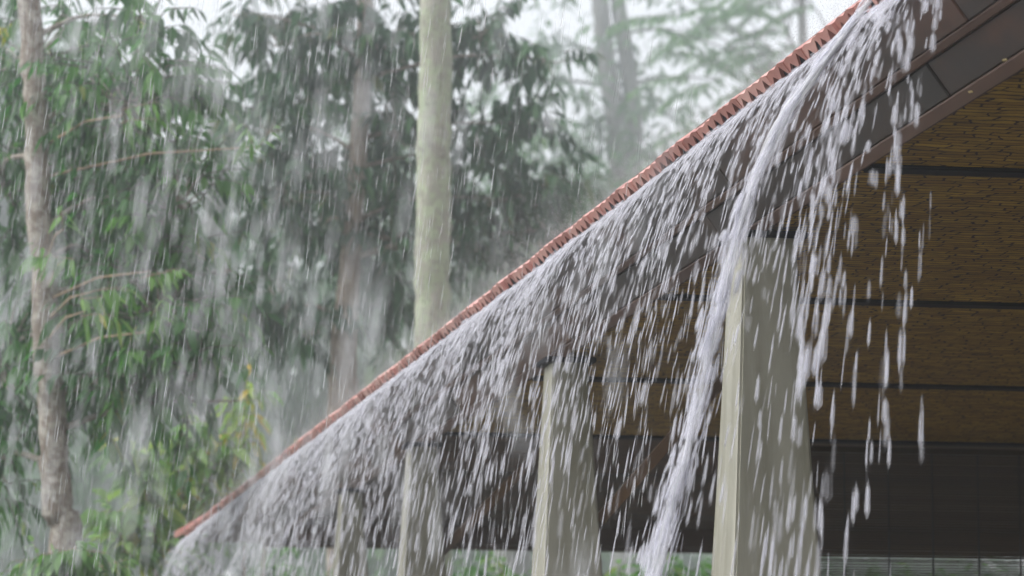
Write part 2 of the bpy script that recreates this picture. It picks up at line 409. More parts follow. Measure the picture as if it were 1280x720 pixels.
for px, py in ((1259, 72), (1216, 112)):
    q = at_x(px, py, (B0 + FD * (S_BOT - .04)).x - .016)
    bm = bmesh.new(); bm_box(bm, FD * .007, (0, .035, 0.004), NV * .003, q + NV * .002)
    bmesh.ops.recalc_face_normals(bm, faces=bm.faces); bmesh.ops.bevel(bm, geom=bm.edges[:], offset=0.0015, segments=1, affect='EDGES')
    link('pale_chip', mesh_bm('pale_chip', bm), M['chip'], fas)
# far end fascia, seen from inside the roof space
bm = bmesh.new(); bm_box(bm, (XW - XC - 0.3, 0, 0), (0, 0.05, 0), (0, 0, 0.30), (XC + 0.02, YF + 0.01, ZC - 0.015))
link('end_fascia', mesh_bm('end_fascia', bm), M['plank'], pav)
bm = bmesh.new(); bm_box(bm, (XW - XC - 0.3, 0, 0), (0, Y_TILE_END - YF - 0.25, 0.02), (0, 0, 0.03), (XC - 0.1, YF + 0.075, ZC + 0.20))
link('end_soffit', mesh_bm('end_soffit', bm), M['plank'], pav)
bm = bmesh.new(); bm_box(bm, (0.03, 0, 0), (0, YF - YN, 0), (0, 0, 0.34), (XW - 0.25, YN, ZC - 0.02))
link('rear_fascia', mesh_bm('rear_fascia', bm), M['board'], pav)

# ceiling: woven panels between black battens, then dark planks at the end bay
ceil = link('ceiling', box_mesh('ceiling', (XC + 0.10, YN, ZC + 0.10), (XW - 0.3, YF - 0.02, ZC + 0.12)), M['plank'], pav)
rows = [208, 376, 480, 551]; yb = [at_z(1080, r, ZC).y for r in rows]
print('battens', yb)
step = yb[1] - yb[0]
ys = [YN + 0.02, yb[0] - 2 * step, yb[0] - step] + yb
BW = 0.10
for i in range(len(ys) - 1):
    a, b = ys[i] + (BW / 2 if i else 0), ys[i + 1] - BW / 2
    link('woven_panel', box_mesh('woven_panel', (XC + 0.012, a, ZC + 0.0), (XW - 0.3, b, ZC + 0.02)), M['woven'], ceil)
for v in ys[1:]:
    link('batten', box_mesh('batten', (XC + 0.014, v - BW / 2 + .002, ZC - 0.012), (XW - 0.3, v + BW / 2 - .002, ZC + 0.025), 0.006), M['batten'], ceil)
a = yb[-1] + BW / 2 + 0.004
npk = 14; pw = (YF - 0.02 - a) / npk
for i in range(npk):
    link('plank', box_mesh('plank', (XC + 0.012, a + i * pw + .004, ZC + 0.012 + random.uniform(0, .01)), (XW - 0.3, a + (i + 1) * pw - .004, ZC + 0.04), 0.004), M['plank'], ceil)
# low cross beam before the far fascia
link('end_beam', box_mesh('end_beam', (XC + 0.02, YF - 1.5, ZC - 0.10), (XW - 0.3, YF - 1.38, ZC + 0.01), 0.006), M['plank'], pav)

# pillars: square, tapering upwards, hollow-curved flare
def pillar(pxl, pxr, pytop, side_px, name='pillar'):
    """front face left/right pixel columns at row 720; depth from where the top meets the ceiling plane"""
    Yp = at_z((pxl + pxr) / 2, pytop, ZC).y
    L = at(pxl, 720, Yp); Rr = at(pxr, 720, Yp)
    w0 = Rr.x - L.x; z0 = L.z
    cx0 = (L.x + Rr.x) / 2
    D0 = side_px / (F * (L.x) / (Yp * Yp))
    prof = []
    for k in range(13):
        t = k / 12
        z = ZC - (ZC - 0.25) * (1 - t) if False else 0.25 + (ZC - 0.02 - 0.25) * t
        q = (ZC - z) / (ZC - z0)                     # 0 at top, 1 at row 720
        wid = w0 * (0.60 + 0.34 * q + 0.06 * q * q)
        prof.append((z, wid, wid / w0 * D0))
    bm = bmesh.new(); ringp = None
    cy0 = Yp + D0 / 2
    for z, wid, dep in prof:
        ring = [bm.verts.new((cx0 + sx * wid / 2, cy0 + sy * dep / 2, z)) for sx, sy in ((-1, -1), (1, -1), (1, 1), (-1, 1))]
        if ringp:
            for i in range(4): bm.faces.new([ringp[i], ringp[(i + 1) % 4], ring[(i + 1) % 4], ring[i]])
        else: bm.faces.new(ring)
        ringp = ring
    bm.faces.new(ringp)
    bmesh.ops.recalc_face_normals(bm, faces=bm.faces)
    vert_e = [e for e in bm.edges if abs(e.verts[0].co.z - e.verts[1].co.z) > 0.05]
    bmesh.ops.bevel(bm, geom=vert_e, offset=0.008, segments=2, affect='EDGES')
    p = link(name, mesh_bm(name, bm), M['pillar'], pav)
    tw = prof[-1][1]
    cap = link('cap_plate', box_mesh('cap_plate', (cx0 - tw * 0.72, cy0 - prof[-1][2] * 0.6, ZC - 0.035), (cx0 + tw * 0.72, cy0 + prof[-1][2] * 0.6, ZC - 0.013), 0.004), M['batten'], p)
    print('pillar', cx0, Yp, w0, D0)
    return p, cx0, cy0, w0, D0
PL = [pillar(918, 1027, 280, 33), pillar(681, 754, 440, 19), pillar(506, 558, 548, 11), pillar(422, 461, 606, 8)]
# knee braces from the pillars in to the ceiling
for (p, cx, cy_, w0, D0), (pa, pb) in zip(PL[1:3], (((748, 652), (822, 566)), ((552, 690), (600, 640)))):
    a = at(*pa, cy_); b = at(*pb, cy_)
    b = a + (b - a) * ((ZC - a.z) / (b.z - a.z)); b.z -= 0.014
    d = (b - a).normalized(); n = Vector((-d.z, 0, d.x))
    bm = bmesh.new(); bm_box(bm, b - a, n * 0.045, (0, 0.05, 0), a - n * 0.022 - Vector((0, 0.025, 0)))
    link('knee_brace', mesh_bm('knee_brace', bm), M['brace'], pav)

# bamboo blind hung under the end beam
YB = yb[-1] + 0.12
zt, zbm = ZC - 0.03, at(1100, 790, YB).z
xl, xr = at(1008, 600, YB).x, XW - 0.6
bl = empty('bamboo_blind', ((xl + xr) / 2, YB, zbm))
tag(bl, 'dark brown slatted bamboo blind hanging between pillars below the woven ceiling', 'blind')
bm = bmesh.new(); z = zt - 0.03; k = 0
while z > zbm:
    j = random.uniform(-.0012, .0012)
    bm_box(bm, (xr - xl, 0, 0), (0, 0.004, 0), (0, 0, 0.0085), (xl, YB + j, z + j)); z -= 0.0125; k += 1
sl = link('slats', mesh_bm('slats', bm), M['blind'], bl); sl['kind'] = 'stuff'
link('head_rail', box_mesh('head_rail', (xl - .02, YB - .02, zt - 0.018), (xr, YB + .02, zt + 0.012), 0.004), M['blind'], bl)
for px in (1055, 1110, 1165, 1222, 1274, 1330, 1400):
    x = at(px, 620, YB).x
    link('cord', box_mesh('cord', (x - .004, YB - .010, zbm - .01), (x + .004, YB - .004, zt)), M['cord'], bl)

# ================================================================== FALLING WATER
def spindles(pos, dirs, length, rad, tint, name, mat, bend=None, sides=4, soft=True):
    """elongated drops: tip, two rings, tip; a thin bright core inside a fainter film, both fading at the tips"""
    n0 = len(pos)
    if soft:
        pos = np.concatenate([pos, pos]); dirs = np.concatenate([dirs, dirs]); length = np.concatenate([length, length * .8])
        rad = np.concatenate([rad * 1.55, rad * .62]); tint = np.concatenate([tint * .30, tint * .62])
    n = len(pos); d = dirs / np.linalg.norm(dirs, axis=1, keepdims=True)
    ref = np.where(np.abs(d[:, [2]]) > 0.9, np.array([[1., 0, 0]]), np.array([[0, 0, 1.]]))
    a = np.cross(d, ref); a /= np.linalg.norm(a, axis=1, keepdims=True); b = np.cross(d, a)
    L = length[:, None]; r = rad[:, None]
    per = 2 + 2 * sides
    V = np.zeros((n, per, 3)); V[:, 0] = pos - d * L * .5; V[:, 1] = pos + d * L * .5
    for ring, (off, rs) in enumerate(((-.22, .8), (.26, 1.0))):
        for s in range(sides):
            an = 2 * math.pi * s / sides
            V[:, 2 + ring * sides + s] = pos + d * L * off + (a * math.cos(an) + b * math.sin(an)) * r * rs
    fs = []
    for s in range(sides):
        s2 = (s + 1) % sides
        p, q, u, v = 2 + s, 2 + s2, 2 + sides + s, 2 + sides + s2
        fs += [(0, q, p), (p, q, v), (p, v, u), (u, v, 1)]
    fs = np.array(fs)
    Fa = (fs[None] + (np.arange(n) * per)[:, None, None]).reshape(-1, 3)
    tt = np.repeat(tint[:, None], per, 1); tt[:, 0] *= 0.; tt[:, 1] *= .1
    me = mesh_np(name, V.reshape(-1, 3), Fa, True, tt.ravel())
    return link(name, me, mat)

G = 9.81
Y_W0 = at_x(1118, -10, X0).y - 0.35                # the roof sheds its water from here to the far corner
Y_W1 = Y_TILE_END - 0.15
def stream_starts():
    S = []
    y = Y_W0
    while y < Y_W1:
        S.append(y); y += rng.uniform(0.012, 0.038)
    return np.array(S)
S = stream_starts(); ns = len(S)
flow = 0.55 + 0.45 * np.sin(S * 3.1 + 1.3 * np.sin(S * 1.7)) * np.sin(S * 7.3 + 2)
flow = np.clip(flow + rng.normal(0, .35, ns), .08, 1.4)
vx = -(0.55 + 0.40 * flow + rng.normal(0, .10, ns)); vz = -(0.25 + .25 * flow + rng.normal(0, .06, ns)); vy = rng.normal(0, .05, ns)
pos, dr, ln, rd, tn = [], [], [], [], []
for i in range(ns):
    t = rng.uniform(0, .02)
    while t < 0.62:
        keep = (1.0 if t < .12 else max(.26, 1.0 - (t - .12) * 2.4)) * (0.45 + .6 * flow[i])
        if rng.random() < keep:
            spread = 0.012 + t * 0.12
            vxx, vzz = vx[i] + rng.normal(0, .035), vz[i] + rng.normal(0, .035)
            x = X0 + 0.004 + vxx * t + rng.normal(0, spread * .2); z = ZT - 0.014 + vzz * t - .5 * G * t * t
            yv = S[i] + vy[i] * t + rng.normal(0, spread * .22)
            v = np.array((vxx, vy[i] * .5 + rng.normal(0, .04), vzz - G * t))
            sp = np.linalg.norm(v)
            pos.append((x, yv, z)); dr.append(v)
            ln.append(sp * rng.uniform(.010, .034) + .010)
            br_ = rng.random() < .30
            rd.append(rng.lognormal(math.log(.0013 if br_ else .0023), .45)); tn.append(rng.uniform(.6, 1.0) if br_ else rng.beta(1.3, 3.2))
        t += rng.uniform(.006, .022)
pos = np.array(pos); dr = np.array(dr)
eave_water = spindles(pos, dr, np.array(ln), np.clip(np.array(rd), .001, .008), np.array(tn), 'falling_eave_water', M['water'])
tag(eave_water, 'curtain of white water drops falling from the tiled eave', 'water', kind='stuff')
print('eave drops', len(pos))

# continuous strings of water just below the tile noses
def strings(starts, mat, name, vxs, vzs, t1s, r0, sides=5, seg=10, wob=.006):
    parts = []; tint = []
    for k, (y0, a, b, t1) in enumerate(zip(starts, vxs, vzs, t1s)):
        pts, rad = [], []
        ph = rng.uniform(0, 6.3)
        for s in range(seg + 1):
            t = t1 * s / seg
            pts.append((X0 + .01 + a * t, y0 + wob * math.sin(ph + s * .9) * s / seg * 2, ZT - .012 + b * t - .5 * G * t * t))
            rad.append(r0 * (0.6 + .5 * math.sin(ph * 2 + s * 1.7) ** 2) * (1 - .75 * (s / seg) ** 2) * rng.uniform(.7, 1.3))
        v, f = tube_arrays(pts, rad, sides); parts.append((v, f)); tint += [rng.uniform(.1, .85)] * len(v)
    v, f = join_arrays(parts)
    return link(name, mesh_np(name, v, f, True, tint), mat)
st_y = S[::2] + rng.normal(0, .006, len(S[::2])); fl = flow[::2]
w2 = strings(st_y, M['water'], 'water_strings', -(0.5 + .42 * fl), -(.22 + .22 * fl), .05 + .10 * rng.random(len(st_y)) * (0.5 + fl), .0034)
tag(w2, 'thin strings of water running off the noses of the eave tiles', 'water', kind='stuff')

# the big spout of the roof valley at the near end of the tiles
def gush():
    key = [(1092, -6), (1040, 62), (985, 140), (945, 220), (918, 300), (900, 385), (880, 470), (858, 560), (838, 640), (822, 700), (806, 770)]
    Yg = at_x(1092, -6, X0).y + .02
    path = [at(px, py, Yg + .0) for px, py in key]
    parts = []; tint = []; dp = []; dd = []; dl = []; drd = []; dt = []
    for k in range(96):
        off = Vector((rng.normal(0, .007), rng.normal(0, .011), rng.normal(0, .006)))
        i0 = int(rng.integers(0, 9)) if k > 18 else 0; i1 = min(len(path) - 1, i0 + int(rng.integers(1, 4)))
        pts = []; ph = rng.uniform(0, 6.3); wb = rng.uniform(.002, .009)
        for i in range(i0, i1 + 1):
            sprd = 0.4 + i * .075
            pts.append(path[i] + off * sprd + Vector((wb * math.sin(ph + i * 2.1), rng.normal(0, .006), wb * .5 * math.cos(ph + i * 1.7))))
            if i < i1: pts.append(path[i].lerp(path[i + 1], .5) + off * sprd + Vector((wb * math.sin(ph + i * 2.1 + 1.4), rng.normal(0, .006), 0)))
        if len(pts) < 2: continue
        rad = [.0036 * rng.uniform(.2, 1.6) for _ in pts]; rad[0] *= .1; rad[-1] *= .05
        pts, rad = smooth_path(pts, rad, 6)
        v, f = tube_arrays(pts, rad, 6, k, .18); parts.append((v, f))
        tq = np.repeat(np.sin(np.linspace(0.1, 3.04, len(pts))) ** .5, 6) * rng.uniform(.08, .5); tint += list(tq)
    v, f = join_arrays(parts)
    root = empty('water_spout', tuple(path[-1])); tag(root, 'thick white rope of water pouring from the roof valley past the pillar', 'water')
    link('water_strands', mesh_np('water_strands', v, f, True, tint), M['gush'], root)
    for k in range(1100):
        q = rng.random() ** .8 * (len(path) - 1.001); i = int(q); fr = q - i
        p = path[i].lerp(path[i + 1], fr); d = path[i + 1] - path[i]
        s = .007 + q * .0016
        dp.append(p + Vector((rng.normal(0, s), rng.normal(0, s), rng.normal(0, s)))); dd.append(d.normalized() + Vector(rng.normal(0, .06, 3)))
        dl.append(rng.uniform(.04, .12)); drd.append(rng.lognormal(math.log(.0019), .5)); dt.append(rng.uniform(.1, 1.0))
    o = spindles(np.array([tuple(x) for x in dp]), np.array([tuple(x) for x in dd]), np.array(dl), np.array(drd), np.array(dt), 'spout_drops', M['water'])
    o.parent = root; o.matrix_parent_inverse = Matrix.Translation(-Vector(root.location)); o['kind'] = 'stuff'
gush()

# heavier broken streams right of the spout
def clots():
    P, D, L_, R_, T = [], [], [], [], []
    cols = [(1098, -6, 1.), (1110, -10, .9), (1128, -14, .7), (1150, -12, .7), (1088, 0, .9), (1120, -8, .8), (1142, -16, .5), (1166, -6, .5), (1178, -4, .45), (1190, -8, .4), (1104, -4, 1.)]
    for cx, cy_, wgt in cols:
        q = at_x(cx, cy_, X0)
        for k in range(int(26 * wgt)):
            a, b = (-rng.uniform(.32, .70) if cx < 1140 else -rng.uniform(.18, .42)), -rng.uniform(.2, .5)
            t = rng.random() ** 1.2 * .55
            jy = rng.normal(0, .02)
            for m_ in range(int(rng.integers(2, 6))):
                tt = t + rng.normal(0, .012) + .012
                if tt < 0: continue
                P.append((X0 + a * tt + rng.normal(0, .004), q.y + jy + rng.normal(0, .006), ZT - .012 + b * tt - .5 * G * tt * tt))
                v = np.array((a, rng.normal(0, .05), b - G * tt)); D.append(v)
                L_.append(np.linalg.norm(v) * rng.uniform(.012, .028) + .012); R_.append(rng.lognormal(math.log(.0032), .5)); T.append(rng.beta(1.3, 1.7))
    o = spindles(np.array(P), np.array(D), np.array(L_), np.array(R_), np.array(T), 'broken_streams', M['water'], sides=5)
    tag(o, 'broken streams of white water falling beside the spout in front of the fascia', 'water', kind='stuff')
clots()

# spray thrown up where the rain beats on the tiles: tiny droplets over the whole slope
n = 130000
ysp = rng.uniform(Y_W0 - .5, Y_TILE_END + .2, n)
hh = rng.exponential(.12, n) * (0.6 + 0.5 * np.sin(ysp * 1.3 + 1) * np.sin(ysp * 3.7)); hh = np.abs(hh)
uu = rng.uniform(-.10, 2.6, n) * rng.random(n) ** .6
ps = np.stack([X0 + uu * US.x, ysp, ZT + .05 + np.maximum(uu, 0) * US.z + hh], 1)
sz = rng.uniform(.0003, .0009, n)[:, None, None]
tet = np.array([(1, 1, 1), (1, -1, -1), (-1, 1, -1), (-1, -1, 1)], float)
sgn = np.where(rng.random((n, 1, 3)) < .5, -1, 1)
V = ps[:, None, :] + tet[None] * sgn * sz
Fa = (np.array([(0, 1, 2), (0, 3, 1), (0, 2, 3), (1, 3, 2)])[None] + (np.arange(n) * 4)[:, None, None]).reshape(-1, 3)
spr = link('splash_spray', mesh_np('splash_spray', V.reshape(-1, 3), Fa, True, np.repeat(rng.random(n), 4)), M['spray'])
tag(spr, 'fine white spray hanging over the wet tiles along the eave', 'spray', kind='stuff')

# rain in the air
def rain(n, lo, hi, r, L, name, label, mat='rain'):
    """drops spread evenly through a block of open air (none under the roof)"""
    P = rng.uniform(lo, hi, (n, 3))
    P = P[(P[:, 0] < X0 - .25) | (P[:, 1] > Y_TILE_END + .6)]; n = len(P)
    d = np.array((-.95, .1, -7.5)) + rng.normal(0, .22, (n, 3))
    o = spindles(P, d, L * rng.uniform(.6, 1.5, n), r * rng.lognormal(0, .3, n), rng.beta(1.5, 2, n), name, M[mat], sides=3, soft=False)
    tag(o, label, 'rain', kind='stuff'); return o
rain(2900, (-.8, 2.8, 1.3), (.72, 6.0, 3.2), .0021, .065, 'heavy_rain', 'wide soft streaks of rain in the open air before the trees', 'heavy')
rain(24000, (-.3, 10.8, 1.8), (2.7, 26.0, 6.6), .0011, .085, 'fine_rain', 'fine pale rain falling in front of the dripping trees')
rain(22000, (0, 27.5, 3.0), (13.5, 46.0, 11.0), .0021, .15, 'distant_rain', 'distant veil of rain falling behind the pavilion roof')

# ================================================================== TREES AND PLANTS
class Leaves:
    def __init__(s): s.b = []; s.d = []; s.L = []; s.w = []; s.t = []; s.n = []
    def add(s, base, d, L, w, tint, nrm):
        s.b.append(base); s.d.append(d); s.L.append(L); s.w.append(w); s.t.append(tint); s.n.append(nrm)
    def build(s, name, mat, parent, sag=0.25):
        b = np.array(s.b); d = np.array(s.d); d /= np.linalg.norm(d, axis=1, keepdims=True)
        n_ = np.array(s.n); a = np.cross(d, n_); a /= np.linalg.norm(a, axis=1, keepdims=True) + 1e-9
        nn = np.cross(a, d); L = np.array(s.L)[:, None]; w = np.array(s.w)[:, None]; k = len(b)
        V = np.zeros((k, 7, 3)); down = np.array((0, 0, -1.0))
        def c(t): return b + d * L * t + down * L * sag * t * t
        V[:, 0] = b; V[:, 1] = c(.30) + a * w * .46 + nn * w * .10; V[:, 2] = c(.30) - a * w * .46 + nn * w * .10
        V[:, 3] = c(.35) - nn * w * .05
        V[:, 4] = c(.66) + a * w * .34 + nn * w * .06; V[:, 5] = c(.66) - a * w * .34 + nn * w * .06; V[:, 6] = c(1.0)
        fs = np.array([(0, 3, 1), (0, 2, 3), (1, 3, 4), (3, 2, 5), (3, 5, 4), (4, 5, 6)])
        Fa = (fs[None] + (np.arange(k) * 7)[:, None, None]).reshape(-1, 3)
        return link(name, mesh_np(name, V.reshape(-1, 3), Fa, False, np.repeat(np.array(s.t), 7)), mat, parent)

def unit(): 
    v = rng.normal(0, 1, 3); return v / np.linalg.norm(v)
def spray_twig(lv, tw, base, dirn, length, nl, L, w, t0, t1, droop=.6, rt=.006):
    """a twig with alternate drooping leaves"""
    dirn = np.array(dirn); dirn = dirn / np.linalg.norm(dirn)
    p = np.array(base, float); pts = [p.copy()]; seg = 4
    d = dirn.copy()
    for i in range(seg):
        d = d + np.array((0, 0, -.10 * droop)) + rng.normal(0, .06, 3); d /= np.linalg.norm(d)
        p = p + d * length / seg; pts.append(p.copy())
    if tw is not None: tw.append(tube_arrays([tuple(q) for q in pts], [rt * (1 - .7 * i / seg) for i in range(seg + 1)], 4))
    tt = rng.uniform(t0, t1); sc_ = rng.uniform(.65, 1.35); L = L * sc_; w = w * sc_ * rng.uniform(.85, 1.35)
    for i in range(nl):
        u = (i + .6) / nl * seg; j = min(int(u), seg - 1); q = pts[j] + (pts[j + 1] - pts[j]) * (u - j)
        sd = np.cross(d, (0, 0, 1.0)); sd /= np.linalg.norm(sd) + 1e-9
        side = 1 if i % 2 else -1
        ld = d * .55 + sd * side * rng.uniform(.4, 1.0) + np.array((0, 0, -droop * rng.uniform(.4, 1.5))) + rng.normal(0, .22, 3)
        if i == nl - 1: ld = d + np.array((0, 0, -droop * .6))
        nr = np.array((0, 0, 1.0)) + rng.normal(0, .45, 3)
        lv.add(q, ld, L * rng.uniform(.65, 1.2), w * rng.uniform(.7, 1.2), float(np.clip(tt + rng.normal(0, .13), 0, 1)), nr)

def ground_of(px, py, Y):
    p = at(px, py, Y); return Vector((p.x, p.y, 0))

def blob_tree(name, label, Y, trunk, rads, blobs, leaf, mats, droop=.7, tint=(.15, .75), limb_r=.35, cat='tree', group=None, extra=None, tw_len=.42, nl=9, depth=.9, dens=1.0):
    """trunk: pixel polyline from low to high at depth Y; blobs: (px, py, rx, ry, twigs)"""
    K = Y / F
    low = at(*trunk[0], Y); base = Vector((low.x + rng.normal(0, .05), Y, -0.05))
    root = empty(name, (base.x, base.y, 0)); tag(root, label, cat, group)
    pts = [base] + [at(px, py, Y) for px, py in trunk]; rr = [rads[0] * 1.5 * K] + [r * K for r in rads]
    sp, sr = smooth_path(pts, rr, 8)
    sp = [p + Vector((rng.normal(0, .006), rng.normal(0, .006), 0)) for p in sp]
    tv = [tube_arrays(sp, sr, 16, 3, .035)]
    for pl, pr in (extra or []):
        ep, er = smooth_path([at(px, py, Y) for px, py in pl], [r * K for r in pr], 8); tv.append(tube_arrays(ep, er, 12, 5, .03))
    lv = Leaves(); tw = []
    for bi, b in enumerate(blobs):
        px, py, rx, ry, cnt = b[:5]; dy = b[5] if len(b) > 5 else 0.0
        c = at(px, py, Y + dy); rxm, rym = rx * K, ry * K; rdm = max(depth * rxm, .5)
        # limb from the trunk to the blob
        cand = [(abs(p.z - (c.z - 0.12 * abs(c.x - p.x) - .10)), i) for i, p in enumerate(sp)]
        i = min(cand)[1]; s = sp[i]
        e = c - Vector((0, 0, rym * .15)); mid = s.lerp(e, .5) + Vector((rng.normal(0, .08), rng.normal(0, .1), rng.uniform(.02, .15)))
        lp, lr = smooth_path([s, mid, e], [max(sr[i] * .26, .010), max(sr[i] * .18, .008), .006], 6)
        tv.append(tube_arrays(lp, lr, 7, bi, .05))
        for k in range(int(cnt * dens)):
            v = unit() * rng.random() ** .42
            q = np.array(c) + v * np.array((rxm, rdm, rym))
            if q[0] < X0 + 0.0 and False: continue
            if q[1] < Y_TILE_END + .8 and q[0] > X0 - .35: continue
            out = v * np.array((1, 1, .35)) + rng.normal(0, .35, 3) + np.array((0, 0, .05))
            spray_twig(lv, tw, q, out, tw_len * rng.uniform(.6, 1.3), nl, leaf[0], leaf[1], tint[0], tint[1], droop)
            if rng.random() < .35:
                pm = Vector(q).lerp(e, .5) + Vector((0, 0, -.03))
                tv.append(tube_arrays([tuple(e), tuple(pm), tuple(q)], [.008, .007, .005], 4))
    v, f = join_arrays(tv)
    tr = link('trunk', mesh_np('trunk', v, f, True), mats[0], root)
    v, f = join_arrays(tw); link('twigs', mesh_np('twigs', v, f, True), M['twig'], root)['kind'] = 'stuff'
    cr = lv.build('crown', mats[1], root)
    print(name, 'leaves', len(lv.b))
    return root

# A: tree with the lichened trunk at the left
YA = 24.0
A = blob_tree('lichened_tree', 'leafy green tree with grey lichen-spotted trunk beyond the roof corner', YA,
    [(80, 720), (72, 640), (66, 540), (58, 420), (50, 270), (44, 120), (36, -20), (30, -160)], [21, 19, 18, 17, 16, 15, 14, 12],
    [(160, 120, 85, 75, 50), (40, 60, 100, 80, 34, 1.2), (5, 210, 50, 110, 34, 1.0), (120, 230, 70, 70, 34, 1.2), (215, 250, 70, 60, 40),
     (290, 330, 60, 60, 34), (200, 380, 100, 55, 46), (250, 460, 70, 50, 46), (300, 495, 36, 40, 24), (0, 430, 45, 90, 30, .8),
     (0, 570, 34, 80, 20, .8), (150, 470, 50, 45, 18), (130, 330, 60, 60, 30, 1.0), (185, 20, 50, 30, 8), (60, 330, 60, 60, 14, 1.4), (120, 500, 40, 30, 8, 1.0)],
    (.125, .047), (M['bark_lichen'], M['leaf_mid']), droop=.9, tint=(.05, .72), dens=2.0)
# young light sprigs on the same tree
lv = Leaves(); tw = []
for (px, py, n_, dx) in ((92, 292, 4, .3), (95, 330, 9, -.2), (118, 395, 12, .5), (130, 370, 6, .6), (200, 345, 7, .3), (205, 420, 9, .2), (330, 190, 6, .2), (165, 150, 8, .3)):
    b = np.array(at(px - 12, py - 6, YA - 1.1))
    for q in range(2 if n_ > 5 else 1):
        spray_twig(lv, tw, b + rng.normal(0, .03, 3), (dx + rng.normal(0, .2), -.2, .15), .24, n_, .15, .045, .35, .85, .8, .004)
    p0 = at(60, py + 30, YA)
    tw.append(tube_arrays([p0, p0.lerp(Vector(b), .5) + Vector((0, 0, .05)), Vector(b)], [.010, .008, .004], 5))
v, f = join_arrays(tw); link('young_twigs', mesh_np('young_twigs', v, f, True), M['stem'], A)
lv.build('young_leaves', M['leaf_young'], A)

# C: darker drooping tree behind, with brown trunk
blob_tree('drooping_tree', 'dark drooping-leaved tree with tan trunk standing close beside the pale straight trunk', 35.0,
    [(430, 720), (430, 600), (428, 480), (434, 380), (444, 260), (452, 120), (458, -40)], [22, 21, 19, 15, 12, 11, 9],
    [(350, 50, 40, 45, 22), (400, 110, 70, 60, 44, 1.5), (470, 40, 60, 55, 38), (335, 160, 36, 45, 14), (350, 230, 65, 50, 36), (430, 210, 70, 55, 34, 1.8),
     (495, 160, 36, 70, 30), (390, 290, 70, 50, 34, 1.2), (490, 290, 40, 60, 24), (355, 375, 50, 40, 26), (470, 370, 45, 40, 16, 1.5), (385, 415, 28, 24, 10),
     (600, 40, 40, 45, 24), (600, 180, 40, 60, 18), (640, 240, 55, 55, 26), (660, 150, 45, 30, 10), (600, 300, 45, 45, 16), (680, 280, 45, 50, 10), (680, 70, 35, 25, 7), (300, 15, 30, 25, 7)],
    (.17, .056), (M['bark_brown'], M['leaf_dark']), droop=1.0, tint=(.1, .8), tw_len=.5, dens=1.5)

# D: pale straight trunk, crown above the frame
blob_tree('pale_trunk_tree', 'tall straight pale trunk mottled with green lichen rising behind the tiles', 30.0,
    [(541, 760), (541, 600), (541, 440), (541, 300), (543, 150), (545, 0), (546, -180), (548, -420)], [25, 24.5, 23.5, 22.5, 21.5, 20.5, 18, 13],
    [(520, -420, 150, 90, 40), (650, -480, 120, 80, 30), (430, -520, 120, 80, 30)],
    (.16, .06), (M['bark_pale'], M['leaf_mid']), droop=.7)

# E: far hazy forked tree
blob_tree('forked_tree', 'far grey forked tree fading into the rain haze above the roof', 105.0,
    [(790, 400), (784, 260), (772, 160), (760, 90), (750, 0), (742, -120)], [24, 20, 15, 12, 11, 9],
    [(800, 60, 14, 10, 3), (690, 50, 60, 50, 20), (720, 170, 60, 40, 26), (800, 210, 70, 50, 34), (830, 130, 60, 40, 16), (650, 90, 50, 40, 14), (860, 30, 50, 40, 10), (760, 100, 40, 40, 8), (900, 90, 60, 60, 16), (720, 250, 80, 50, 44)],
    (.42, .14), (M['bark_grey'], M['leaf_mid']), droop=.7, tint=(.1, .6), tw_len=1.4, extra=[([(786, 300), (792, 170), (786, 90), (772, 0), (760, -100)], [14, 12, 11, 10, 8])])
# F: far trees filling behind
blob_tree('far_broadleaf_tree', 'pale hazed broadleaf tree far behind the tan-trunked one', 75.0,
    [(250, 720), (255, 560), (262, 420), (270, 300), (275, 150)], [26, 24, 20, 16, 12],
    [(120, 250, 130, 130, 70), (300, 200, 60, 60, 12), (60, 480, 90, 120, 60), (220, 420, 120, 90, 60), (40, 90, 100, 90, 50)],
    (.26, .09), (M['bark_grey'], M['leaf_mid']), droop=.7, tint=(.1, .6), tw_len=.8)
blob_tree('far_shade_tree', 'hazy dark tree mass far behind the tiles right of the pale trunk', 70.0,
    [(640, 720), (640, 500), (642, 360), (650, 240)], [24, 20, 16, 11],
    [(620, 300, 80, 80, 50), (700, 260, 70, 70, 46), (640, 190, 70, 50, 30), (560, 330, 60, 80, 30), (490, 330, 60, 80, 30), (760, 260, 60, 50, 24), (470, 230, 60, 80, 26)],
    (.24, .08), (M['bark_grey'], M['leaf_mid']), droop=.7, tint=(.05, .5), tw_len=.8)

# far wood closing the view
def far_wood():
    lv = Leaves(); Y = 130.0
    spots = [(40, 600, 150, 140), (370, 520, 120, 130), (230, 560, 120, 130), (-40, 250, 110, 330), (80, 330, 120, 300), (190, 420, 90, 260), (300, 330, 100, 230), (400, 380, 100, 170), (500, 330, 100, 180), (600, 360, 100, 160), (700, 330, 90, 120), (790, 330, 90, 100), (880, 340, 90, 110), (1000, 330, 100, 120),
             (150, 620, 160, 90), (350, 640, 160, 90), (560, 690, 200, 60), (800, 700, 200, 50), (1100, 700, 200, 50)]
    for px, py, rx, ry in spots:
        c = np.array(at(px, py, Y + rng.uniform(-8, 12))); K = Y / F
        for k in range(int(rx * ry * (.085 if px < 200 else .07 if py > 500 else .04))):
            v = unit() * rng.random() ** .4
            q = c + v * np.array((rx * K, 2.5, ry * K))
            lv.add(q, v + rng.normal(0, .5, 3) + np.array((0, 0, -.5)), .75 * rng.uniform(.5, 1.3), .38, float(np.clip(rng.normal(.35, .2), 0, 1)), unit())
    o = lv.build('far_wood', M['leaf_mid'], None)
    tag(o, 'misty far-off wood closing the view behind the trees', 'wood', kind='stuff')
far_wood()

